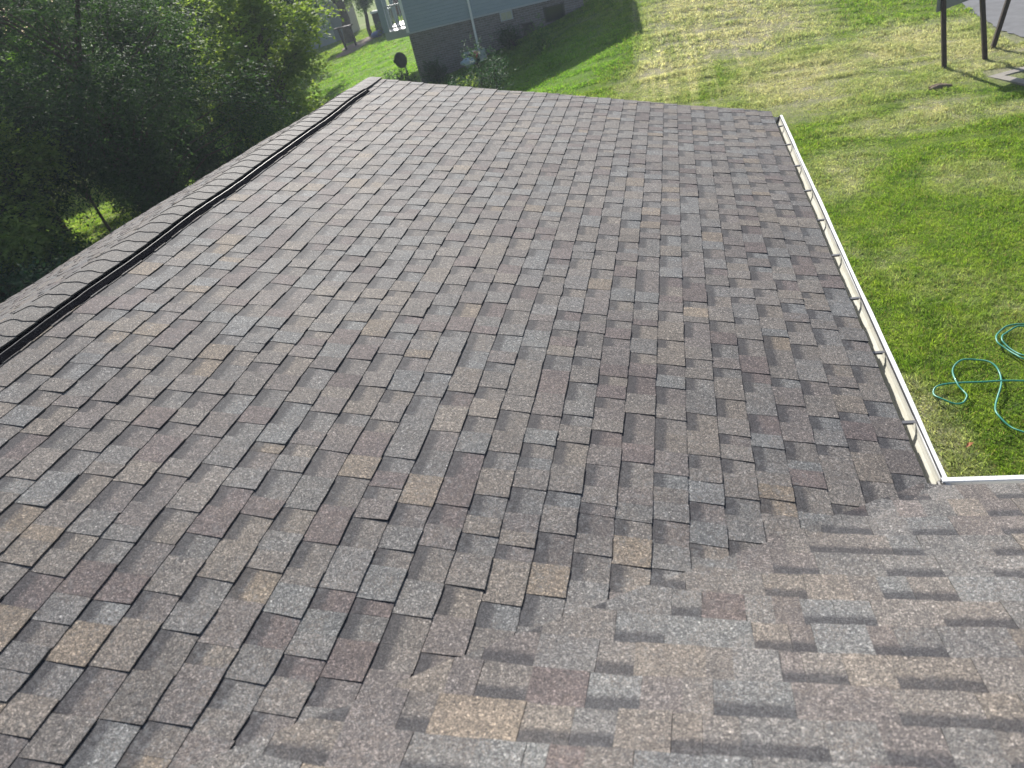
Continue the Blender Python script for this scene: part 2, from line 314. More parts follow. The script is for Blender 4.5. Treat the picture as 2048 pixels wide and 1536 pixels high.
class Shingles:
    def __init__(s, mapf, inside=None, seed=1): s.map = mapf; s.inside = inside; s.v = []; s.f = []; s.t = []; s.c = []; s.r = np.random.default_rng(seed)
    def clip(s, poly):      # poly list of (a,b,h); keep inside>=0
        g = s.inside; out = []
        for i in range(len(poly)):
            p, q = poly[i], poly[(i+1) % len(poly)]; gp, gq = g(p[0], p[1]), g(q[0], q[1])
            if gp >= 0: out.append(p)
            if (gp >= 0) != (gq >= 0):
                t = gp/(gp-gq); out.append(tuple(p[k]+(q[k]-p[k])*t for k in range(len(p))))
        return out
    def poly(s, pts, col_, fl, rn):
        if s.inside:
            pts = s.clip(pts)
            if len(pts) < 3: return
        n = len(s.v)
        for (a, b, h, u) in pts:
            s.v.append(s.map(a, b, h)); s.t.append((*col_, 1)); s.c.append((u, fl, rn, 1))
        s.f.append(tuple(range(n, n+len(pts))))
    def cell(s, a0, a1, b0, b1, h0, h1, col_, fl, na=3, db=.06, lip=.004, skew=0):
        nb = max(1, int(math.ceil((b1-b0)/db))); r = s.r; rn = r.random()
        j0, j1 = r.normal(0, .0012), r.normal(0, .0016); lift = max(0, r.normal(0, .0012))
        bs = [b0+(b1-b0)*j/nb for j in range(nb+1)]
        butt = [a1+j0+(j1-j0)*j/nb+r.normal(0, .0009) for j in range(nb+1)]
        up = a0-lip
        G = [[(up+(butt[j]-up)*i/na, bs[j]+(skew*(i/na-.5)), h0+(h1+lift-h0)*i/na, i/na) for j in range(nb+1)] for i in range(na+1)]
        for i in range(na):
            for j in range(nb): s.poly([G[i][j], G[i+1][j], G[i+1][j+1], G[i][j+1]], col_, fl, rn)
        dk = [v*.55 for v in col_]
        for j in range(nb):       # butt edge (asphalt core shows)
            p, q_ = G[na][j], G[na][j+1]
            s.poly([p, (p[0]-.001, p[1], -.004, 1.), (q_[0]-.001, q_[1], -.004, 1.), q_], dk, 0, rn)
        for jj, sg in ((0, -1), (nb, 1)):
            for i in range(na):
                p, q_ = G[i][jj], G[i+1][jj]; pb = (p[0], p[1], -.004, p[3]); qb = (q_[0], q_[1], -.004, q_[3])
                s.poly([p, pb, qb, q_] if sg < 0 else [p, q_, qb, pb], dk, 0, rn)
    def course(s, a0, a1, b0, b1, trng=(.09, .20), rrng=(.07, .17), **kw):
        r = s.r; b = b0-r.random()*.2; tab = r.random() < .5; nj = b+r.random()
        while b < b1:
            w_ = r.uniform(*(trng if tab else rrng)); e = min(b+w_, b1)
            c = tone(r)
            if e > b0:
                bb = max(b, b0)
                # a long tooth often carries two blend colours, butted without relief
                if w_ > .16 and r.random() < .45:
                    m_ = bb+(e-bb)*r.uniform(.35, .65); parts = [(bb, m_, c), (m_, e, tone(r))]
                else: parts = [(bb, e, c)]
                for (p0, p1, cc) in parts:
                    if p1-p0 < .004: continue
                    if tab: s.cell(a0, a1, p0, p1, .001, .0074, cc, 0, skew=r.normal(0, .002), **kw)
                    else: s.cell(a0, a1, p0+.0005, p1-.0005, 0., .0038, cc, 1., **kw)
                    if r.random() < .10: pass
            b = e; tab = not tab if r.random() < .93 else tab
            if e >= b1: break
    def build(s, name, parent):
        me = bpy.data.meshes.new(name); me.from_pydata(s.v, [], s.f); me.update()
        for an, arr in (('tone', s.t), ('cell', s.c)):
            a = me.attributes.new(an, 'FLOAT_COLOR', 'POINT'); a.data.foreach_set('color', np.array(arr, np.float32).ravel())
        me.materials.append(M_SH); o = bpy.data.objects.new(name, me); col.objects.link(o); o.parent = parent; return o
house = empty('house', (0, 0, 0))
tag(house, 'own house whose grey brown shingled roof with ridge vent and white gutters fills the foreground', 'house')
YV = lambda x: -L-(W-x)*TANT/TANW      # valley line
def main_map(a, b, h):
    x = a*math.cos(TH)+h*math.sin(TH); z = zroof(a*math.cos(TH), b)+h*math.cos(TH)+float(waves(x, b)); return (x, b, z)
def main_in(a, b):
    x = a*math.cos(TH); return b-(YV(x)-.02)
S = Shingles(main_map, main_in, 11)
Y0M = -11.5
k = 0
ks = [S_EAVE-E_*i for i in range(0, 32)][::-1]
for i, a1 in enumerate(ks):
    a0 = a1-E_
    if a1 < .06: continue
    S.course(max(a0, .0), a1, Y0M, .02+S.r.normal(0, .003))
S.build('main_roof_slope', house)
# back slope beyond the ridge
def back_map(a, b, h):
    x = -(a*math.cos(TB)+h*math.sin(TB)); return (x, b, -a*math.sin(TB)+h*math.cos(TB)+float(waves(x, b)))
SB = Shingles(back_map, None, 23)
for i in range(32): SB.course(i*E_+.02, (i+1)*E_+.02, Y0M, .02+SB.r.normal(0, .003), na=1, db=.3)
SB.build('back_roof_slope', house)
# wing roof: falls away from the camera
def wing_map(a, b, h):      # a down the slope from the wing ridge, b along x
    h = h+.015*min(1., a and max(0., (-L-(YR+a*math.cos(TW)))/.3))*max(0., 1-max(0., YV(b)-(YR+a*math.cos(TW)))/.35)
    y = YR+a*math.cos(TW)+h*math.sin(TW); z = zroof(b, YR+a*math.cos(TW))+h*math.cos(TW)+float(waves(b, y)); return (b, y, z)
def wing_in(a, b):
    y = YR+a*math.cos(TW); return -(y-(YV(b)+.055+.004*math.sin(b*5)))
SW = Shingles(wing_map, wing_in, 37)
SLW = (-L-YR)/math.cos(TW)+.03
na_ = int(SLW/E_)+1
for i in range(na_):
    a1 = SLW-E_*i; a0 = max(a1-E_, 0)
    if a1 > .02: SW.course(a0, a1, .0, 9.0, trng=(.11, .27), rrng=(.09, .22))
SW.build('wing_roof_slope', house)
# decking and far wing slope under the shingles
mb = MB()
for (x0, x1, y0, y1) in [(0, W-.01, -5.7, 0)]:
    mb.add([(x0, y0, -TANT*x0-.012), (x1, y0, -TANT*x1-.012), (x1, y1, -TANT*x1-.012), (x0, y1, -TANT*x0-.012)], [(0, 1, 2, 3)])
g = []
nxs, nys = 60, 44
for j in range(nys+1):
    for i in range(nxs+1):
        x = i*9/nxs; y = -11.5+(11.5-L+.0)*j/nys
        z = zroof(x, y)-.02 if (y > YR or x > 0) else -TANT*x
        g.append((x, y, z))
mb.add(g, [(j*(nxs+1)+i, j*(nxs+1)+i+1, (j+1)*(nxs+1)+i+1, (j+1)*(nxs+1)+i) for j in range(nys) for i in range(nxs) if not (g[j*(nxs+1)+i][1] > -L-.2 and g[j*(nxs+1)+i][0] < W)])
mb.build('roof_deck', simple('underlay', (.02, .02, .022), .9), house)
# ridge vent: black moulded strip with louvres, under the ridge caps
VE = -.52
def rp(side, s_, y, h):
    th = TH if side > 0 else TB
    return (side*(s_*math.cos(th)+h*math.sin(th)), y, -s_*math.sin(th)+h*math.cos(th)+float(waves(side*s_, y)))
for side in (1, -1):
    prof = [(.02, .026), (.146, .026), (.147, .010), (.160, .010), (.164, .022), (.171, .022), (.200, .011), (.206, .0105), (.206, -.004)]
    mb = MB(); ys = np.arange(-11.4, VE+.001, .06); n_ = len(prof)
    jit = rng.normal(0, .0012, len(ys))
    for j, y in enumerate(ys):
        for (s_, h) in prof: mb.v.append(rp(side, s_+jit[j]*(s_ > .15), y, h))
    for j in range(len(ys)-1):
        for i in range(n_-1):
            a = j*n_+i; mb.f.append((a, a+1, a+n_+1, a+n_) if side > 0 else (a, a+n_, a+n_+1, a+1))
    mb.add([rp(side, p[0], VE, p[1]) for p in prof], [tuple(range(n_))])
    vent = mb.build('ridge_vent', M_BLACK, house)
    lm = MB()         # bright upstanding lip and the louvre bars of the strip
    for j in range(len(ys)-1):
        a, b_ = ys[j], ys[j+1]
        lm.add([rp(side, .1655+jit[j], a, .0235), rp(side, .1690+jit[j], a, .0235), rp(side, .1690+jit[j+1], b_, .0235), rp(side, .1655+jit[j+1], b_, .0235)], [(0, 1, 2, 3) if side > 0 else (3, 2, 1, 0)])
    lm.build('vent_lip', M_LIP, vent)
    dm = MB()
    for y in np.arange(-8.6, VE, .021):
        if rng.random() < .75:
            p = [rp(side, .184, y, .0172), rp(side, .189, y, .0153), rp(side, .189, y+.005, .0153), rp(side, .184, y+.005, .0172)]
            dm.add([(a+.0006*side, b, c+.0008) for a, b, c in p], [(0, 1, 2, 3) if side > 0 else (3, 2, 1, 0)])
    dm.build('vent_louvre', M_LOUV, vent)['kind'] = 'stuff'
# ridge cap shingles: bent over the ridge one after another
cap = MB(); tones = []; cells = []
def cap_piece(y0, y1, hw, hb, c):
    n = 14; na = 4
    for i in range(na+1):
        t = i/na; y = y0+(y1-y0)*t      # butt (thick, high) end at y0 (towards camera)
        hh = hb+.0045*(1-t)
        for j in range(n+1):
            s_ = -hw+2*hw*j/n; side = 1 if s_ >= 0 else -1; th = TH if side > 0 else TB
            x = s_*math.cos(th*min(1, abs(s_)/.06)); z = -math.tan(th)*(math.sqrt(s_*s_+.0016)-.04)*math.cos(th)+hh
            yy = y+.006*math.sin(j*1.1+y0*7)*(1 if i == 0 else 0)
            cap.v.append((x, yy, z+float(waves(x, y)))); tones.append((*c, 1)); cells.append((t, 0, 0, 1))
    b = len(cap.v)-(na+1)*(n+1)
    for i in range(na):
        for j in range(n): a = b+i*(n+1)+j; cap.f.append((a, a+1, a+n+2, a+n+1))
    # butt edge facing the camera and the two long sides
    bb = len(cap.v)
    for j in range(n+1):
        x, y, z = cap.v[b+j]; cap.v.append((x, y+.001, z-.0045)); tones.append((*[v*.5 for v in c], 1)); cells.append((0, 0, 0, 1))
    for j in range(n): cap.f.append((bb+j, bb+j+1, b+j+1, b+j))
    for jj in (0, n):
        c0 = len(cap.v)
        for i in range(na+1):
            x, y, z = cap.v[b+i*(n+1)+jj]; cap.v.append((x, y, z)); cap.v.append((x, y, z-.008)); tones.extend([(*[v*.5 for v in c], 1)]*2); cells.extend([(0, 0, 0, 1)]*2)
        for i in range(na): a = c0+2*i; cap.f.append((a, a+1, a+3, a+2) if jj else (a, a+2, a+3, a+1))
y = VE-.02
while y > -11.4:
    cap_piece(y-E_-rng.normal(0, .003), y+.01, .152, .026, np.array((.118, .117, .115))*(1+rng.normal(0, .05))); y -= E_
for i in range(4): cap_piece(VE-.03+.145*i, VE-.03+.145*(i+1)+.01, .15, .016-.003*i, np.array((.122, .12, .12)))
o = cap.build('ridge_cap', M_SH, house)
for an, arr in (('tone', tones), ('cell', cells)):
    a = o.data.attributes.new(an, 'FLOAT_COLOR', 'POINT'); a.data.foreach_set('color', np.array(arr, np.float32).ravel())
# gutters
def gutter_prof(): return [(-.012, -.002), (-.012, -.095), (.055, -.100), (.078, -.085), (.088, -.060), (.104, -.040), (.110, -.020), (.110, .004), (.113, .008), (.136, .008), (.138, .004), (.138, -.008), (.113, -.028), (.108, -.045), (.094, -.063), (.084, -.09), (.058, -.105), (-.016, -.101), (-.016, -.002)]
GX0 = W-.045; GZ0 = zE-.026
def gutter(p0, dirv, outv, length, step=.3):
    mb = MB(); pr = gutter_prof(); n_ = len(pr); m_ = int(length/step)+1
    for j in range(m_+1):
        t = length*j/m_; wob = .0025*math.sin(t*3.1)+.0015*math.sin(t*7.7+1)
        for (o_, z_) in pr:
            mb.v.append((p0[0]+dirv[0]*t+outv[0]*(o_+wob), p0[1]+dirv[1]*t+outv[1]*(o_+wob), p0[2]+z_-.0012*t))
    for j in range(m_):
        for i in range(n_-1): a = j*n_+i; mb.f.append((a, a+1, a+n_+1, a+n_))
    return mb
G1 = gutter((GX0, -.07, GZ0), (0, -1), (1, 0), L-.07-.02).build('eave_gutter', M_GUT, house)
pr = gutter_prof()[:12]
MB().add([(GX0+a, -.066, GZ0+b) for a, b in pr]+[(GX0+a, -.070, GZ0+b) for a, b in pr], [tuple(range(12)), tuple(range(23, 11, -1))]).build('end_cap', M_WHITE, G1)
MB().box((GX0+.1095, -L+.03, GZ0-.004), (GX0+.1135, -.08, GZ0+.0085)).build('lip_gap_shadow', M_DARKM, G1)   # dark strip standing in for the gap's shadow under the rolled lip
for i in range(9):
    y = -(.408+.61*i); hg = MB()
    hg.box((GX0-.012, y-.010, GZ0-.004), (GX0+.118, y+.010, GZ0-.001)); hg.box((GX0-.012, y-.010, GZ0-.012), (GX0+.10, y-.0075, GZ0-.003)); hg.box((GX0-.012, y+.0075, GZ0-.012), (GX0+.10, y+.010, GZ0-.003))
    hg.build('gutter_hanger', M_HANG, G1)
G2 = gutter((W+.06, -L-.045, zE-.020), (1, 0), (0, 1), 4.6).build('wing_gutter', M_GUT, house)
jm = MB().box((W+.045, -L+.02, zE-.10), (W+.10, -L+.10, zE-.03)).build('corner_sealant', M_DARKM, G2, bevel=.01)
# fascia, walls, gable
fx = W-.06
MB().box((fx-.02, -L, zE-.20), (fx, -.03, zE-.025)).box((W-.06, -L-.0, zE-.2), (8.95, -L+.0-.02, zE-.03)).build('fascia', M_WHITE, house)
wl = MB()
wl.box((-4.0, -11.2, -4.6), (3.9, -.32, zE-.06))
wl.add([(-4.0, -.32, zE-.06), (3.9, -.32, zE-.06), (3.9, -.32, -3.9*TANT-.05), (0, -.32, -.05), (-4.0, -.32, -4.0*math.tan(TB)-.05)], [(4, 3, 2, 1, 0)])
wl.box((3.9, -11.2, -4.6), (8.6, -L-.4, zE-.03))
wl.build('wall', M_SIDE2, house)
rk = MB()
for (x0, x1, t) in ((0, W-.05, -TANT), (0, -4.45, math.tan(TB))):
    a, b = (x0, x1)
    vs = [(a, -.03, t*a-.02), (b, -.03, t*b-.02), (b, -.03, t*b-.17), (a, -.03, t*a-.17), (a, .0, t*a-.02), (b, .0, t*b-.02), (b, .0, t*b-.17), (a, .0, t*a-.17)]
    rk.add(vs, [(0, 1, 2, 3), (7, 6, 5, 4), (4, 5, 1, 0), (3, 2, 6, 7), (1, 5, 6, 2), (0, 3, 7, 4)])
rk.build('rake_board', M_WHITE, house)
exec_marker = True
# ------------------------------------------------------------------ neighbour house
NA = R(10.5); ND = Vector((math.cos(NA), math.sin(NA), 0)); NO = Vector((-6.2, 19.4, 0))
nb = empty('neighbour_house', NO, NA)
tag(nb, 'neighbouring house with pale siding above a brick foundation, in shade behind the roof end', 'house')
# local frame: X along the wall we see, Y away from us
ZS = -1.645; LEN = 6.45; DEP = 8.6
MB().box((0, 0, -4.6), (LEN, DEP, ZS)).build('brick_foundation', M_BRICK, nb)
MB().box((-.03, -.035, ZS-.004), (LEN+.03, DEP+.03, .95)).add([(-.03, -.035, .95), (-.03, DEP+.03, .95), (-.03, DEP/2, 2.35), (LEN+.03, -.035, .95), (LEN+.03, DEP+.03, .95), (LEN+.03, DEP/2, 2.35)], [(0, 2, 1), (3, 4, 5)]).build('siding_wall', M_SIDE, nb)
MB().box((-.045, -.05, ZS-.03), (LEN+.045, -.036, ZS+.03)).build('starter_trim', M_GREYP, nb)
MB().box((-.05, -.05, ZS+.03), (.06, -.037, .93)).build('corner_trim', M_WHITE, nb)
rf = MB()
for sgn in (0, 1):
    y0 = -.42 if sgn == 0 else DEP+.42
    vs = []
    for x in (-.3, LEN+.25):
        vs += [(x, y0, .88), (x, DEP/2, 2.43), (x, DEP/2, 2.53), (x, y0, .99)]
    rf.add(vs, [(0, 1, 2, 3), (7, 6, 5, 4), (0, 4, 5, 1), (3, 2, 6, 7), (0, 3, 7, 4)])
rf.build('roof', M_BROOF, nb)
dp = MB().box((2.37, -.12, -2.70), (2.45, -.04, .85)); dp.box((2.37, -.30, -2.86), (2.45, -.04, -2.72))
dp.build('downspout', M_WHITE, nb, bevel=.012)
win = MB().box((3.42, -.05, -1.98), (3.88, -.01, -1.68)).build('basement_window', M_GREYP, nb)
MB().box((3.46, -.056, -1.95), (3.64, -.049, -1.71)).box((3.66, -.056, -1.95), (3.84, -.049, -1.71)).build('pane', M_YEL, win)
MB().box((4.18, -.16, -2.60), (4.52, -.01, -2.22)).box((4.14, -.2, -2.24), (4.56, -.0, -2.20)).build('vent_hood', M_DARKM, nb, bevel=.008)
ow = MB().box((5.0, -.05, -2.35), (5.75, -.012, -1.86)).build('basement_window', M_DARKM, nb)
MB().box((5.05, -.058, -2.31), (5.7, -.049, -1.9)).build('pane', M_GLASS, ow)
# side porch on the far left of the house
po = MB().box((-1.25, 2.2, -1.95), (-.035, 5.6, -1.66)).build('porch_deck', M_GREYP, nb)
for x0, x1, y0, y1 in ((-1.29, -1.05, 2.2, 2.36), (-1.29, -1.15, 3.7, 3.84), (-1.29, -1.15, 5.4, 5.54)): MB().box((x0, y0, -1.66), (x1, y1, .9)).build('porch_post', M_SIDE, nb)
rl = MB().box((-1.15, 2.26, -.82), (-.04, 2.32, -.76)).box((-1.15, 2.26, -1.58), (-.04, 2.32, -1.53))
for i in range(9): rl.box((-1.10+i*.12, 2.27, -1.53), (-1.065+i*.12, 2.30, -.82))
rl.build('railing', M_GREYP, nb)
# mini-split outdoor unit
ac = empty('outdoor_ac_unit', NO+ND*1.85+Vector((-ND.y, ND.x, 0))*-.45, NA)
tag(ac, 'pale outdoor air conditioner unit with round fan grille against the brick foundation beside the downspout', 'air conditioner')
MB().box((0, 0, -3.22), (.80, .30, -2.66)).build('casing', M_GREYP, ac, bevel=.02)
fan = MB()
for i in range(5):
    r_ = .05+.05*i; fan.tube([(.30+r_*math.cos(a), -.02, -2.95+r_*math.sin(a)) for a in np.linspace(0, 2*math.pi, 25)], .006, 5)
for i in range(12): a = i*math.pi/6; fan.bar((.30, -.02, -2.95), (.30+.25*math.cos(a), -.02, -2.95+.25*math.sin(a)), .006)
fan.build('fan_grille', M_DARKM, ac)
MB().tube([(.30, -.012, -2.95), (.30, -.004, -2.95)], .245, 32).build('fan_opening', M_GLASS, ac)
MB().tube([(.30, -.034, -2.95), (.30, -.02, -2.95)], .06, 20).build('fan_hub', M_GREYP, ac)
MB().box((.08, .02, -3.7), (.16, .28, -3.222)).build('foot', M_GREYP, ac); MB().box((.62, .02, -3.7), (.70, .28, -3.222)).build('foot', M_GREYP, ac)
# bag by the unit
bgx, bgy = -4.02, 18.75
def lump(name, cx, cy, cz, rx, ry, rz, m, seed=0, nu=20, nv=12, amp=.2, parent=None):
    r = np.random.default_rng(seed); ph = r.random(6)*6
    mb = MB()
    for i in range(nv+1):
        t = math.pi*i/nv
        for j in range(nu):
            a = 2*math.pi*j/nu; k_ = 1+amp*(math.sin(3*a+ph[0])*math.sin(2*t+ph[1])+.5*math.sin(5*a+ph[2]+t*3))*math.sin(t)
            mb.v.append((cx+rx*k_*math.sin(t)*math.cos(a), cy+ry*k_*math.sin(t)*math.sin(a), cz+rz*k_*math.cos(t)))
    for i in range(nv):
        for j in range(nu): a = i*nu+j; b = i*nu+(j+1) % nu; mb.f.append((a, a+nu, b+nu, b))
    return mb.build(name, m, parent, smooth=True)
tag(lump('plastic_bag', bgx, bgy, tzs(bgx, bgy)+.30, .26, .16, .14, M_BAG, 3), 'small pale blue bag lying in the plants in front of the air conditioner', 'bag')
# satellite dish at the corner
dx, dy = -7.0, 20.4; dz = tzs(dx, dy)
ds = empty('satellite_dish', (dx, dy, dz)); tag(ds, 'dark satellite dish on a pole at the left corner of the brick foundation', 'satellite dish')
mb = MB(); n_ = 28
for i in range(7):
    r_ = .26*i/6
    for j in range(n_):
        a = 2*math.pi*j/n_; mb.v.append((-.12+r_*math.cos(a), -.10+.55*r_*r_, .95+r_*1.12*math.sin(a)))
for i in range(6):
    for j in range(n_): a = i*n_+j; b = i*n_+(j+1) % n_; mb.f.append((a, b, b+n_, a+n_))
dsh = mb.build('reflector', M_DARKM, ds, smooth=True); sd = dsh.modifiers.new('s', 'SOLIDIFY'); sd.thickness = .012
MB().tube([(-.12, -.1, .82), (-.34, .12, .84), (-.47, .2, .90)], .012, 8).build('feed_arm', M_DARKM, ds)
MB().box((-.52, .16, .86), (-.44, .25, .97)).build('feed_horn', M_DARKM, ds, bevel=.01)
MB().tube([(-.02, -.02, -.2), (-.02, -.02, .8), (-.1, -.08, .95)], .028, 10).build('pole', M_GREYP, ds)
# ------------------------------------------------------------------ road, inlet, sign posts
def road_mesh():
    e = [(8.6, 30), (10.3, 16.5), (10.55, 14.8), (10.45, 13.4), (10.49, 12.27), (10.55, 11.2), (10.75, 10.4), (11.3, 9.5), (12.6, 8.6), (15, 7.7), (22, 6.0)]
    ev = []
    for (a, b) in zip(e[:-1], e[1:]):
        for t in np.linspace(0, 1, 8, endpoint=False): ev.append((a[0]+(b[0]-a[0])*t+rng.normal(0, .03), a[1]+(b[1]-a[1])*t+rng.normal(0, .03)))
    ev.append(e[-1]); V = []; F = []; m_ = 24
    for (x, y) in ev:
        for j in range(m_+1):
            t = j/m_; X = x+(30-x)*t; Y = y+(26-y)*t*.6+t*3; V.append((X, Y, tzs(X, Y)+.016))
    for i in range(len(ev)-1):
        for j in range(m_): a = i*(m_+1)+j; F.append((a, a+m_+1, a+m_+2, a+1))
    mb = MB(); mb.add(V, F); return mb
tag(road_mesh().build('road', M_ASPH), kind='structure')
inlet = empty('storm_drain', (0, 0, 0)); tag(inlet, 'square concrete storm drain frame sunk in the grass below the sign posts', 'storm drain')
ic = [Vector((9.27, 8.30)), Vector((9.62, 7.38)), Vector((10.62, 7.72)), Vector((10.27, 8.66))]
izt = -3.455; cen = sum(ic, Vector((0, 0)))/4
mb = MB(); inn = [cen+(p-cen)*.62 for p in ic]
vs = [(p.x, p.y, izt) for p in ic]+[(p.x, p.y, izt) for p in inn]+[(p.x, p.y, izt-.3) for p in ic]+[(p.x, p.y, izt-.3) for p in inn]
mb.add(vs, [(i, (i+1) % 4, 4+(i+1) % 4, 4+i)[::1] for i in range(4)]+[(i+8, (i+1) % 4+8, (i+1) % 4, i) for i in range(4)]+[(4+i, 4+(i+1) % 4, 12+(i+1) % 4, 12+i) for i in range(4)])
mb.build('concrete_frame', M_CONC, inlet)
gm = MB()
for i in range(9):
    t = (i+.5)/9; a = inn[0].lerp(inn[3], t); b = inn[1].lerp(inn[2], t); gm.bar((a.x, a.y, izt-.09), (b.x, b.y, izt-.09), .035, .04)
gm.build('grate', M_GRATE, inlet)
MB().add([(p.x, p.y, izt-.28) for p in inn], [(0, 1, 2, 3)]).build('pit_floor', M_DIRT, inlet)
sg = empty('roadside_sign', (8.79, 9.24, -3.42)); tag(sg, 'grey sign panel seen from behind on three dark brown posts near the road', 'sign')
P1, P2, P3 = Vector((0, 0, 0)), Vector((.84, .21, -.01)), Vector((1.09, .89, .02))
# posts rise from the turf (slightly out of plumb as in the photograph)
SP = dict(p1=(-.18, .0), p2=(-.28, 0.0), p3=(.30, .0))
for P, ln in ((P1, (-.165, .0)), (P2, (-.24, .0)), (P3, (.245, .0))):
    h = 2.3; k_ = h/1.25
    MB().bar(P+Vector((0, 0, -.3)), P+Vector((ln[0]*k_, ln[1]*k_, h)), .085).build('post', M_POST, sg, bevel=.006)
pa = R(38)
pd = Vector((math.cos(pa), math.sin(pa), 0)); c0 = Vector((-.165*.96, .055, 1.15))-pd*.20
nrm = Vector((-pd.y, pd.x, 0))*.012
vs = [c0, c0+pd*1.9, c0+pd*1.9+Vector((0, 0, .45)), c0+Vector((0, 0, .45))]
MB().add([v for v in vs]+[v+nrm for v in vs], [(0, 1, 2, 3), (7, 6, 5, 4), (0, 4, 5, 1), (1, 5, 6, 2), (2, 6, 7, 3), (3, 7, 4, 0)]).build('panel', M_PANEL, sg)
tag(lump('dirt_mound', 8.31, 8.02, tzs(8.31, 8.02)+.01, .18, .12, .07, M_DIRT, 9, amp=.35), 'small heap of bare dirt on the lawn below the sign posts', 'dirt mound')
# ------------------------------------------------------------------ hose
HP = [(7.6, -2.2), (7.2, -1.75), (6.9, -1.62), (6.70, -1.60), (6.51, -1.56), (6.46, -1.46), (6.42, -1.33), (6.38, -1.23), (6.40, -1.12), (6.46, -1.02), (6.55, -.93), (6.65, -.91), (6.74, -.90), (7.0, -.85), (7.25, -1.0), (7.2, -1.35), (6.9, -1.6), (6.68, -1.58), (6.53, -1.50), (6.48, -1.41), (6.44, -1.27), (6.43, -1.19), (6.47, -1.09), (6.52, -1.04), (6.63, -.96), (6.72, -.95), (7.1, -.98), (7.35, -1.3), (7.2, -1.8), (6.8, -1.93), (6.39, -1.90), (6.26, -1.90), (6.08, -1.89), (5.87, -1.87), (5.73, -1.89), (5.63, -1.93), (5.59, -1.98), (5.58, -2.06), (5.62, -2.13), (5.70, -2.195), (5.78, -2.19), (5.83, -2.13), (5.845, -2.07), (5.84, -2.0), (5.82, -1.92), (5.82, -1.8), (5.84, -1.68), (5.88, -1.59), (5.95, -1.52), (6.03, -1.49), (6.11, -1.50), (6.18, -1.55), (6.225, -1.64), (6.23, -1.75), (6.20, -1.88), (6.155, -2.0), (6.09, -2.13), (6.03, -2.26), (6.0, -2.37), (6.015, -2.47), (6.05, -2.56), (6.09, -2.63), (6.2, -2.72), (6.5, -2.9), (7.0, -3.1)]
def catmull(P, n=6):
    out = []
    for i in range(len(P)-1):
        p0, p1, p2, p3 = [np.array(P[max(0, min(len(P)-1, k))], float) for k in (i-1, i, i+1, i+2)]
        for t in np.linspace(0, 1, n, endpoint=False): out.append(.5*((2*p1)+(-p0+p2)*t+(2*p0-5*p1+4*p2-p3)*t*t+(-p0+3*p1-3*p2+p3)*t**3))
    return out
hp = catmull(HP, 6)
pts = [(x, y, tzs(x, y)+.055+.008*math.sin(i*.31)) for i, (x, y) in enumerate(hp)]
tag(MB().tube(pts, .0088, 8).build('garden_hose', M_TEAL, smooth=True), 'teal garden hose lying in loose loops on the lawn', 'hose')
lz = tzs(5.66, -2.8)+.055
tag(MB().add([(5.62, -2.83, lz), (5.66, -2.815, lz+.01), (5.70, -2.77, lz+.005), (5.66, -2.775, lz+.015), (5.64, -2.79, lz+.02)], [(0, 1, 3, 4), (1, 2, 3)]).build('fallen_leaf', M_ORANGE), 'single orange dry leaf lying on the grass near the corner of the gutters', 'leaf')
# ------------------------------------------------------------------ grass blades
def in_view(P, mx=1.4, my=1.3):
    d = P-CAM; z = d@CF; return (z > .5) & (np.abs(d@CR)*1420/z < 1024*mx) & (np.abs(d@CU)*1420/z < 768*my)
def blades(name, n, xr, yr, hgt, wid, keep, seed):
    r = np.random.default_rng(seed); nt_ = n//11; ti = r.integers(0, nt_, n); spread = .018+wid*2.2
    TX = r.uniform(*xr, nt_); TY = r.uniform(*yr, nt_); TH_ = r.uniform(.55, 1.35, nt_); TA = r.uniform(0, 2*np.pi, nt_); TC = r.random(nt_)
    X = TX[ti]+r.normal(0, spread, n); Y = TY[ti]+r.normal(0, spread, n)
    # clump: pull blades towards tuft centres
    Z = tzg(X, Y); P = np.stack([X, Y, Z], 1); m_ = in_view(P) & keep(X, Y); P = P[m_]; ti = ti[m_]; n = len(P)
    tuft = TH_[ti]*np.where(P[:, 1] > 5, .35+1.5*vnoise(P[:, 0]*1.1+P[:, 1]*.25, P[:, 1]*3.6)**1.5, .6+.8*vnoise(P[:, 0]*3.1, P[:, 1]*3.1))
    H = hgt*r.uniform(.45, 1.25, n)*tuft; Wd = wid*r.uniform(.6, 1.3, n); a = r.uniform(0, 2*np.pi, n); la = TA[ti]+r.normal(0, .9, n); ln = r.uniform(.2, 1.1, n)
    sx = np.stack([np.cos(a), np.sin(a), np.zeros(n)], 1)*Wd[:, None]/2
    ld = np.stack([np.cos(la), np.sin(la), np.zeros(n)], 1)*(ln*H)[:, None]
    up = np.zeros((n, 3)); up[:, 2] = H
    b = P-np.array([0, 0, .01])
    V = np.stack([b-sx, b+sx, b+sx*.8+ld*.35+up*.6, b-sx*.8+ld*.35+up*.6, b+ld+up*.92-sx*.15, b+ld+up*.92+sx*.15], 1).reshape(-1, 3)
    i0 = np.arange(n)[:, None]*6; F = np.concatenate([i0+[0, 1, 2, 3], i0+[3, 2, 5, 4]])
    rn = np.repeat(np.stack([.55*r.random(n)+.45*TC[ti], r.random(n), r.random(n), np.ones(n)], 1), 6, 0)
    return V, F, rn
_lat = np.random.default_rng(99).random((256, 256))
def vnoise(x, y):
    xi = np.floor(x).astype(int); yi = np.floor(y).astype(int); fx = x-xi; fy = y-yi; fx = fx*fx*(3-2*fx); fy = fy*fy*(3-2*fy)
    g_ = lambda a, b: _lat[a % 256, b % 256]
    return (g_(xi, yi)*(1-fx)+g_(xi+1, yi)*fx)*(1-fy)+(g_(xi, yi+1)*(1-fx)+g_(xi+1, yi+1)*fx)*fy
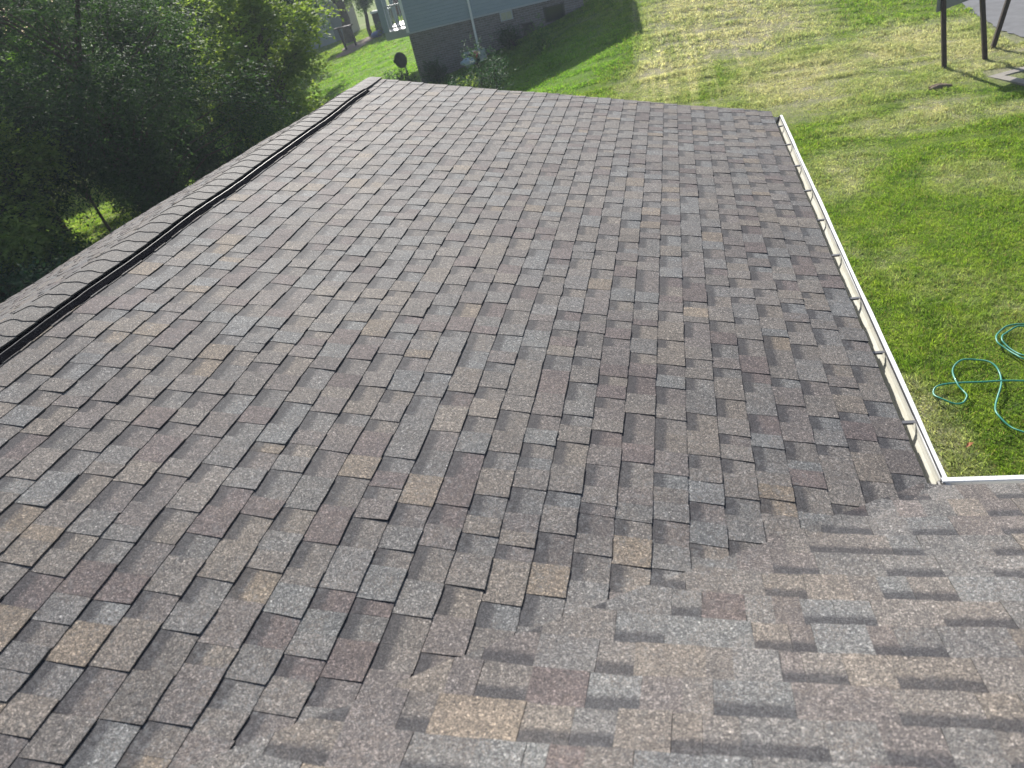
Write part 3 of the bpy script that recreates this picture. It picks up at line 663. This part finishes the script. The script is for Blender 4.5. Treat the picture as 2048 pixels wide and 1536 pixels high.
def offroad(X, Y):
    k1 = ~((X > 10.45+.12*np.sin(Y)) & (Y > 10.2)) & ~((X > 11) & (Y > 8.6))
    k2 = ~((X > 9.25) & (X < 10.65) & (Y > 7.36) & (Y < 8.7) & (np.abs((X-9.94)*.3+(Y-8.02)) < .62))
    k3 = ~((X < 3.95) & (Y < -.3)) & ~(Y < -L)
    u_ = (X+6.2)*math.cos(NA)+(Y-19.4)*math.sin(NA); v_ = -(X+6.2)*math.sin(NA)+(Y-19.4)*math.cos(NA)
    k4 = ~((u_ > -.02) & (u_ < LEN+.02) & (v_ > 0) & (v_ < DEP))
    return k1 & k2 & k3 & k4
VV = []; FF = []; RR = []; off = 0
for (n, xr, yr, hg_, wd, sd_) in [(600000, (4.3, 12), (-5.7, 4), .045, .0075, 1), (520000, (1.5, 14), (4, 12), .05, .011, 2), (620000, (-7, 14), (10, 26), .055, .017, 3), (420000, (-24, -5), (8, 48), .06, .03, 4)]:
    V, F, r_ = blades('g', n, xr, yr, hg_, wd, offroad, sd_); VV.append(V); FF.append(F+off); RR.append(r_); off += len(V)
gr = np_mesh('grass', np.concatenate(VV), np.concatenate(FF), M_BLADE, attrs={'rnd': np.concatenate(RR)})
tag(gr, 'patchy green and straw coloured mown grass of the lawn', 'grass', kind='stuff')
print('blades', off//6)
# ------------------------------------------------------------------ trees and plants
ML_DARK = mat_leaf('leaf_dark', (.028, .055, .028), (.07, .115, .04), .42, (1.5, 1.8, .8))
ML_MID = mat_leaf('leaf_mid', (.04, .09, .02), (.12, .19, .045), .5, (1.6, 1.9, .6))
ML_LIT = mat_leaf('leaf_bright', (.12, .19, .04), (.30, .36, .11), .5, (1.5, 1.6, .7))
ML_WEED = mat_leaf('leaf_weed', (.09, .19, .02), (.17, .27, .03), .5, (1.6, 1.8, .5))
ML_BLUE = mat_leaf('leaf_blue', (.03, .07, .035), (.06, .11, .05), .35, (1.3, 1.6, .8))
GAP_A = CAM+np.array([-.69, .702, -.183])*9; GAP_B = CAM+np.array([-.69, .702, -.183])*32
def near_line(P, A, B, rad):
    d = B-A; t = np.clip(((P-A)@d)/(d@d), 0, 1); return np.linalg.norm(P-(A+t[:, None]*d), axis=1) < rad
def leaves(centers, dirs, tw_n, tw_len, leaf_n, size, droop, seed, aspect=.45):
    r = np.random.default_rng(seed); K = len(centers); n = K*tw_n
    c = np.repeat(centers, tw_n, 0)+r.normal(0, .16, (n, 3)); d = np.repeat(dirs, tw_n, 0)*.7+r.normal(0, .55, (n, 3)); d /= np.linalg.norm(d, axis=1)[:, None]
    Ln = tw_len*r.uniform(.5, 1.2, n)
    m = n*leaf_n; t = np.tile((np.arange(leaf_n)+.5)/leaf_n, n); c = np.repeat(c, leaf_n, 0); d2 = np.repeat(d, leaf_n, 0); L2 = np.repeat(Ln, leaf_n)
    p = c+d2*(t*L2)[:, None]; p[:, 2] -= droop*L2*t*t
    side = np.cross(d2, np.tile([0, 0, 1.], (m, 1))); side /= np.linalg.norm(side, axis=1)[:, None]+1e-6
    sgn = np.tile(np.where(np.arange(leaf_n) % 2, 1., -1.), n)[:, None]
    ld = side*sgn*.9+d2*.55+r.normal(0, .28, (m, 3)); ld[:, 2] -= droop*.6; ld /= np.linalg.norm(ld, axis=1)[:, None]
    nn = r.normal(0, .5, (m, 3))+[0, 0, .8]; wd = np.cross(ld, nn); wd /= np.linalg.norm(wd, axis=1)[:, None]+1e-6
    s_ = size*r.uniform(.6, 1.3, m)[:, None]
    V = np.stack([p, p+ld*s_*.5+wd*s_*aspect*.5, p+ld*s_, p+ld*s_*.5-wd*s_*aspect*.5], 1).reshape(-1, 3)
    F = np.arange(m*4).reshape(-1, 4); rn = np.repeat(r.random((n, 1)), leaf_n, 0)*.6+r.random((m, 1))*.4
    rn = np.repeat(np.concatenate([rn, rn, rn, np.ones((m, 1))], 1), 4, 0); return V, F, rn
def tree(name, label, x, y, h, cr, cz, rz, K, mat, seed, tw=(9, .55, 11), size=.1, droop=.5, lean=(0, 0), group=None, trunk_r=.16, cat='tree', aspect=.5, gap=True):
    kd = 1.45 if cr > 1.6 else 1.
    """cr crown radius, cz crown centre above base, rz half height"""
    r = np.random.default_rng(seed); zb = tzs(x, y)-.1; t = empty(name, (x, y, zb)); tag(t, label, cat, group)
    # branch tips through the crown volume; lumpy envelope
    K0 = K; K = int(K*kd)+1; u = r.normal(size=(K*3, 3)); u /= np.linalg.norm(u, axis=1)[:, None]
    lob = 1+.22*np.sin(u[:, 0]*5+seed)+.18*np.sin(u[:, 1]*6+seed*2)+.15*np.sin(u[:, 2]*7+seed*3)
    rad = r.uniform(.0, 1, K*3)**.42*lob
    nl = max(4, K//15); LC = u[:nl]*(rad[:nl, None])*np.array([cr, cr, rz])*.88; li = r.integers(0, nl, K*3); lr = r.uniform(.6, 1.25, nl)*cr*.26
    off_ = r.normal(size=(K*3, 3)); off_ /= np.linalg.norm(off_, axis=1)[:, None]; off_ *= (lr[li]*r.random(K*3)**.4)[:, None]
    P = LC[li]+off_*[1, 1, .75]+[lean[0], lean[1], cz]
    DO = off_+.35*LC[li]; ok = P[:, 2] > .25; P = P[ok]; DO = DO[ok]
    if gap:
        wd = P+np.array([x, y, zb]); kp_ = ~near_line(wd, GAP_A, GAP_B, .95); P = P[kp_]; DO = DO[kp_]
    P = P[:K]; dirs = DO[:K]+[0, 0, .1]; dirs /= np.linalg.norm(dirs, axis=1)[:, None]
    V, F, rn = leaves(P, dirs, tw[0], tw[1], tw[2], size, droop, seed+5, aspect)
    mb = MB(); top = Vector((lean[0]*.8, lean[1]*.8, cz+rz*.4)); bpts = []
    if trunk_r > 0:
        tp = [Vector((0, 0, -.3))]+[Vector((top.x*f+r.normal(0, .06), top.y*f+r.normal(0, .06), top.z*f)) for f in (.15, .35, .55, .75, 1.)]
        mb.tube(tp, [trunk_r*1.25, trunk_r, trunk_r*.85, trunk_r*.7, trunk_r*.5, trunk_r*.25], 9)
        for i in range(0, len(P), max(1, len(P)//46)):
            q = Vector(P[i]); f = min(.92, max(.2, (q.z-.35*abs(q.x-top.x)-.3)/top.z*.8)); s = Vector((top.x*f, top.y*f, top.z*f))
            m_ = (s+q)/2+Vector((0, 0, .12*(q-s).length)); mb.tube([s, m_, q], [trunk_r*.24, trunk_r*.13, trunk_r*.05], 5, False)
        for i in range(0, len(P) if trunk_r > .02 else 0, 3):
            q = Vector(P[i]); dd = Vector(dirs[i]); mb.tube([q-dd*.5, q+dd*.25], [.010, .004], 4, False)
        mb.build('trunk', M_BARK, t, smooth=True)
    np_mesh('crown', V, F, mat, t, attrs={'rnd': rn}); return t
GT = 'trees behind the back slope'
# dense belt on the left
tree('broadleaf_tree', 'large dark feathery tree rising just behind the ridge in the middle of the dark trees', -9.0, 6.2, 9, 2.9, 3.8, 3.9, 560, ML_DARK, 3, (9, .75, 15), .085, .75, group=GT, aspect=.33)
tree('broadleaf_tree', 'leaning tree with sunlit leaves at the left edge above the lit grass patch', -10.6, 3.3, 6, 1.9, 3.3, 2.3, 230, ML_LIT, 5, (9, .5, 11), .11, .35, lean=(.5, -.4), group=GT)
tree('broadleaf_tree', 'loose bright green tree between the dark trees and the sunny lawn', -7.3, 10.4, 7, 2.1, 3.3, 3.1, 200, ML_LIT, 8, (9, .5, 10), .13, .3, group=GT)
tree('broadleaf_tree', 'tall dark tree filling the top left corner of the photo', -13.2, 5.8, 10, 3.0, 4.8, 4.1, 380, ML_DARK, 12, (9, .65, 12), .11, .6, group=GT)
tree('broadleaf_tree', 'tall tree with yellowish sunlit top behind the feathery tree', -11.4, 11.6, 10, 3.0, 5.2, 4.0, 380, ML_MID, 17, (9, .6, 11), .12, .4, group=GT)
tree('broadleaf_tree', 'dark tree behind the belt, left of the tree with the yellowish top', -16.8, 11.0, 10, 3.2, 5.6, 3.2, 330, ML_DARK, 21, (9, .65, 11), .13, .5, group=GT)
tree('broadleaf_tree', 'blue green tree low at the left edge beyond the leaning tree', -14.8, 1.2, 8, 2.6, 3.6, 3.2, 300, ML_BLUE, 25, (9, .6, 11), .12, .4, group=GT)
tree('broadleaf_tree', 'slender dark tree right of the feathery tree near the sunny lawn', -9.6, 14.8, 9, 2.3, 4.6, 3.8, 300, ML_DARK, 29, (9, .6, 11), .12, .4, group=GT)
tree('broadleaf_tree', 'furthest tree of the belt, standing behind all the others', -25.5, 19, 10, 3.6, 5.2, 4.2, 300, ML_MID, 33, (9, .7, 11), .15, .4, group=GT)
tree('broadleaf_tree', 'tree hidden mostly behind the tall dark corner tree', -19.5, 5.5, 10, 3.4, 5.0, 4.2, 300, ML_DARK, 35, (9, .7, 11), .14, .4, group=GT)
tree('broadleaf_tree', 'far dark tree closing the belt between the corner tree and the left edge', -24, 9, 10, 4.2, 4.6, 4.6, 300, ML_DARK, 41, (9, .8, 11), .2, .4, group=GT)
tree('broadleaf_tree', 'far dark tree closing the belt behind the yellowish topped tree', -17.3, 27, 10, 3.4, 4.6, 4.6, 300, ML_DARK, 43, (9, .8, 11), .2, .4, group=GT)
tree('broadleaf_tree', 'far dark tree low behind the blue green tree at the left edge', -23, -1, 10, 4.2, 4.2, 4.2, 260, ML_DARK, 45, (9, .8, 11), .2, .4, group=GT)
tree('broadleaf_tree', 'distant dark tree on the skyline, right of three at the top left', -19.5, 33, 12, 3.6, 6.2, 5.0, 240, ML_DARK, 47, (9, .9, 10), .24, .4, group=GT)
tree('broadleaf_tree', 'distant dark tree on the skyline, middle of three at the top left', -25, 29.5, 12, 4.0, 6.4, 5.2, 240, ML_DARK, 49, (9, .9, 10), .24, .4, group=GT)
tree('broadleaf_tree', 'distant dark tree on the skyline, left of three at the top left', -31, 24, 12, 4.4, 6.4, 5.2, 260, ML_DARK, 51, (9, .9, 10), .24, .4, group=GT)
GS = 'shrubs under the belt of trees'
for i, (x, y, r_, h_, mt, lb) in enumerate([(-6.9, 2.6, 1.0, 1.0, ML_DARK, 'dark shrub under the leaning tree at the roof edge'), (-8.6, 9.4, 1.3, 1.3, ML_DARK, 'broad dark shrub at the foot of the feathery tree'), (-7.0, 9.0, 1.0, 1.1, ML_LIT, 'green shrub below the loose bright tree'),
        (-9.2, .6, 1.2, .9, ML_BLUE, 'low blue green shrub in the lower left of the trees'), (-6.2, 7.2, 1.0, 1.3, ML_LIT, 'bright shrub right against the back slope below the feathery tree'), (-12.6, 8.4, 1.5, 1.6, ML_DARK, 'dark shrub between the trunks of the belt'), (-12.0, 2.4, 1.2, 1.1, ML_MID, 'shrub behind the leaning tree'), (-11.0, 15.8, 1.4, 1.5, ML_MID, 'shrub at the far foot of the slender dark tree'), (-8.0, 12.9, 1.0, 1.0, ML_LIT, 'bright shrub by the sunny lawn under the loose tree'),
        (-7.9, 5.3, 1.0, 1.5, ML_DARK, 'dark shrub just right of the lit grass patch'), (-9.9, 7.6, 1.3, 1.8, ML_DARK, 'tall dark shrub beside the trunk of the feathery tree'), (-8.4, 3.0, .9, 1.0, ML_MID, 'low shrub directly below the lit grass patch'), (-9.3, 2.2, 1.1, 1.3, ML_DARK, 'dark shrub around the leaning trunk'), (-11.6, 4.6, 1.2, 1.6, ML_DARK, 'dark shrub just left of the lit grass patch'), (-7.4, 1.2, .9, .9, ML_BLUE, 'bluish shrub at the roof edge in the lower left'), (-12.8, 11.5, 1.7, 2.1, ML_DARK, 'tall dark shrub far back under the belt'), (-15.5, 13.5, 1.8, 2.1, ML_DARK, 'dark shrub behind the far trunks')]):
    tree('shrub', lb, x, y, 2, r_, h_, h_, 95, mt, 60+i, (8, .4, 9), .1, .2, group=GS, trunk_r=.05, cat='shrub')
# plants along the neighbour wall, in the lit strip and at the dark corner
GP = 'plants in front of the brick foundation'
for i, (x, y, r_, h_, mt, lb) in enumerate([(-3.2, 13.5, .20, .66, ML_BLUE, 'grey green upright plant, leftmost of those peeping over the roof end'), (-2.66, 13.4, .15, .58, ML_LIT, 'small yellow green plant second from left over the roof end'), (-2.3, 13.5, .2, .86, ML_BLUE, 'tall grey green plant with a pink flower over the roof end'), (-1.9, 13.4, .2, .66, ML_BLUE, 'pale plant right of the pink flowered one'),
        (-7.2, 19.9, .42, .48, ML_DARK, 'dark round bush under the satellite dish'), (-5.3, 18.6, .4, .3, ML_DARK, 'dark bush in the shade against the left of the brick foundation'), (-2.3, 19.2, .5, .32, ML_DARK, 'dark bush in the shade right of the air conditioner'), (-.9, 16.9, .12, .5, ML_MID, 'single tall weed standing in the shaded grass')]):
    tree('garden_plant', lb, x, y, 1, r_, h_, h_, 26 if r_ < .4 else 60, mt, 90+i, (7, .22, 8), .06, .1, group=GP, trunk_r=.012, cat='plant', gap=False)
fl = lump('flower', -2.3, 13.5, -1.93, .06, .06, .09, M_PINK, 2, 12, 8, .3); tag(fl, 'pink flower head on top of the tall plant over the roof end', 'flower')
for i, (x, y) in enumerate([(-.5, 15.0), (-1.2, 14.4), (.1, 15.5), (-1.7, 13.8)]):
    tree('weed_clump', ['bright weed clump at the shadow edge below the neighbour house, second from the right', 'bright weed clump at the shadow edge, second from the left', 'bright weed clump at the shadow edge, rightmost and highest on the slope', 'bright weed clump at the shadow edge, leftmost beside the roof end'][i], x, y, 1, .20, .14, .16, 26, ML_WEED, 120+i, (8, .2, 8), .06, .1, group='weeds along the shadow edge', trunk_r=.01, cat='weeds', gap=False)
# ------------------------------------------------------------------ far garden at top left
shd = empty('garage', (-22.6, 44.5, tzs(-22.6, 44.5)), R(12)); tag(shd, 'far grey garage with pale roof edge seen past the trees', 'garage')
MB().box((-3, 0, -.5), (3, 5, 2.5)).add([(-3, 0, 2.5), (3, 0, 2.5), (0, 0, 3.7), (-3, 5, 2.5), (3, 5, 2.5), (0, 5, 3.7)], [(0, 1, 2), (5, 4, 3)]).build('wall', M_GREYW, shd)
MB().add([(-3.3, -.3, 2.42), (0, -.3, 3.78), (3.3, -.3, 2.42), (-3.3, 5.3, 2.42), (0, 5.3, 3.78), (3.3, 5.3, 2.42), (-3.3, -.3, 2.54), (0, -.3, 3.9), (3.3, -.3, 2.54), (-3.3, 5.3, 2.54), (0, 5.3, 3.9), (3.3, 5.3, 2.54)], [(6, 7, 10, 9), (7, 8, 11, 10), (0, 1, 7, 6), (1, 2, 8, 7), (3, 4, 1, 0), (4, 5, 2, 1)]).build('roof', M_LROOF, shd)
MB().box((-.4, -.05, -.1), (2.0, -.01, 2.1)).build('garage_door', M_GREYP, shd)
fh = empty('far_house', (-17.5, 52, tzs(-17.5, 52)), R(8)); tag(fh, 'far brown brick house behind the white porch posts', 'house')
MB().box((-1, 0, -.5), (9, 7, 3.2)).build('wall', M_BROWNW, fh)
MB().add([(-1.4, -.4, 3.2), (9.4, -.4, 3.2), (9.4, 3.5, 5), (-1.4, 3.5, 5), (9.4, 7.4, 3.2), (-1.4, 7.4, 3.2)], [(0, 1, 2, 3), (3, 2, 4, 5)]).build('roof', M_LROOF, fh)
MB().box((.6, -.05, 1.0), (1.8, -.01, 2.2)).build('window', M_GLASS, fh)
bn = empty('storage_bin', (-14.35, 38.6, tzs(-14.35, 38.6)), R(10)); tag(bn, 'dark box with a white lid standing beside the white porch', 'storage box')
MB().box((-.5, -.4, -.2), (.6, .5, 1.15)).build('box', M_DARKM, bn, bevel=.02); MB().box((-.55, -.45, 1.152), (.65, .55, 1.25)).build('lid', M_WHITE, bn, bevel=.02)
bd = MB(); bx_, by_ = -15.6, 36.9; nb_ = 30; bd.v.append((bx_, by_, tzs(bx_, by_)+.1))
for j in range(nb_):
    a = 2*math.pi*j/nb_; rr_ = 1+.15*math.sin(3*a)+.1*math.sin(5*a); X = bx_+1.25*rr_*math.cos(a); Y = by_+2.6*rr_*math.sin(a); bd.v.append((X, Y, tzs(X, Y)+.04))
bd.f = [(0, 1+j, 1+(j+1) % nb_) for j in range(nb_)]
tag(bd.build('mulch_bed', M_MULCH), kind='structure')
fd = empty('bird_table', (-16.1, 36.0, tzs(-16.1, 36.0))); tag(fd, 'small dark wooden bird table on a post beside the mulch bed', 'bird table')
MB().bar((0, 0, -.2), (-.12, 0, 1.25), .12).bar((.55, .3, -.2), (.5, .3, 1.3), .1).build('post', M_POST, fd)
MB().box((-.35, -.2, 1.25), (.65, .45, 1.32)).build('table_top', M_POST, fd)
tree('garden_tree', 'small garden tree with thin trunk beside the mulch bed', -15.6, 39.3, 4, 1.1, 3.0, 1.6, 90, ML_MID, 150, (8, .4, 9), .13, .2, trunk_r=.13, gap=False)
tree('garden_tree', 'leafy garden tree in front of the far grey garage', -17.6, 40.5, 5, 1.4, 3.5, 1.7, 120, ML_LIT, 155, (8, .4, 9), .14, .2, trunk_r=.34, gap=False)
tree('shrub', 'low shrub by the dark box and the porch', -13.6, 36.6, 1, .35, .6, .6, 30, ML_MID, 160, (8, .3, 8), .09, .1, trunk_r=.03, cat='shrub', gap=False)
kp = lump('garden_trug', -14.4, 37.2, tzs(-14.4, 37.2)+.15, .4, .4, .2, M_BLUE, 5, amp=.05); tag(kp, 'low blue plastic tub on the grass by the dark box', 'tub')

# ------------------------------------------------------------------ thin bluish volume added to stand in for veiling lens flare
hz = MB().box((-180, -60, -7.5), (120, 140, 9.5)).build('flare_haze'); tag(hz, kind='stuff'); hz.display_type = 'WIRE'
hm = bpy.data.materials.new('flare_haze'); hm.use_nodes = True; hn = hm.node_tree; hn.nodes.remove(hn.nodes['Principled BSDF'])
pv = hn.nodes.new('ShaderNodeVolumePrincipled'); pv.inputs['Color'].default_value = (.78, .88, 1, 1); pv.inputs['Density'].default_value = .0011; pv.inputs['Anisotropy'].default_value = .3
hn.links.new(pv.outputs[0], hn.nodes['Material Output'].inputs['Volume']); hz.data.materials.append(hm)
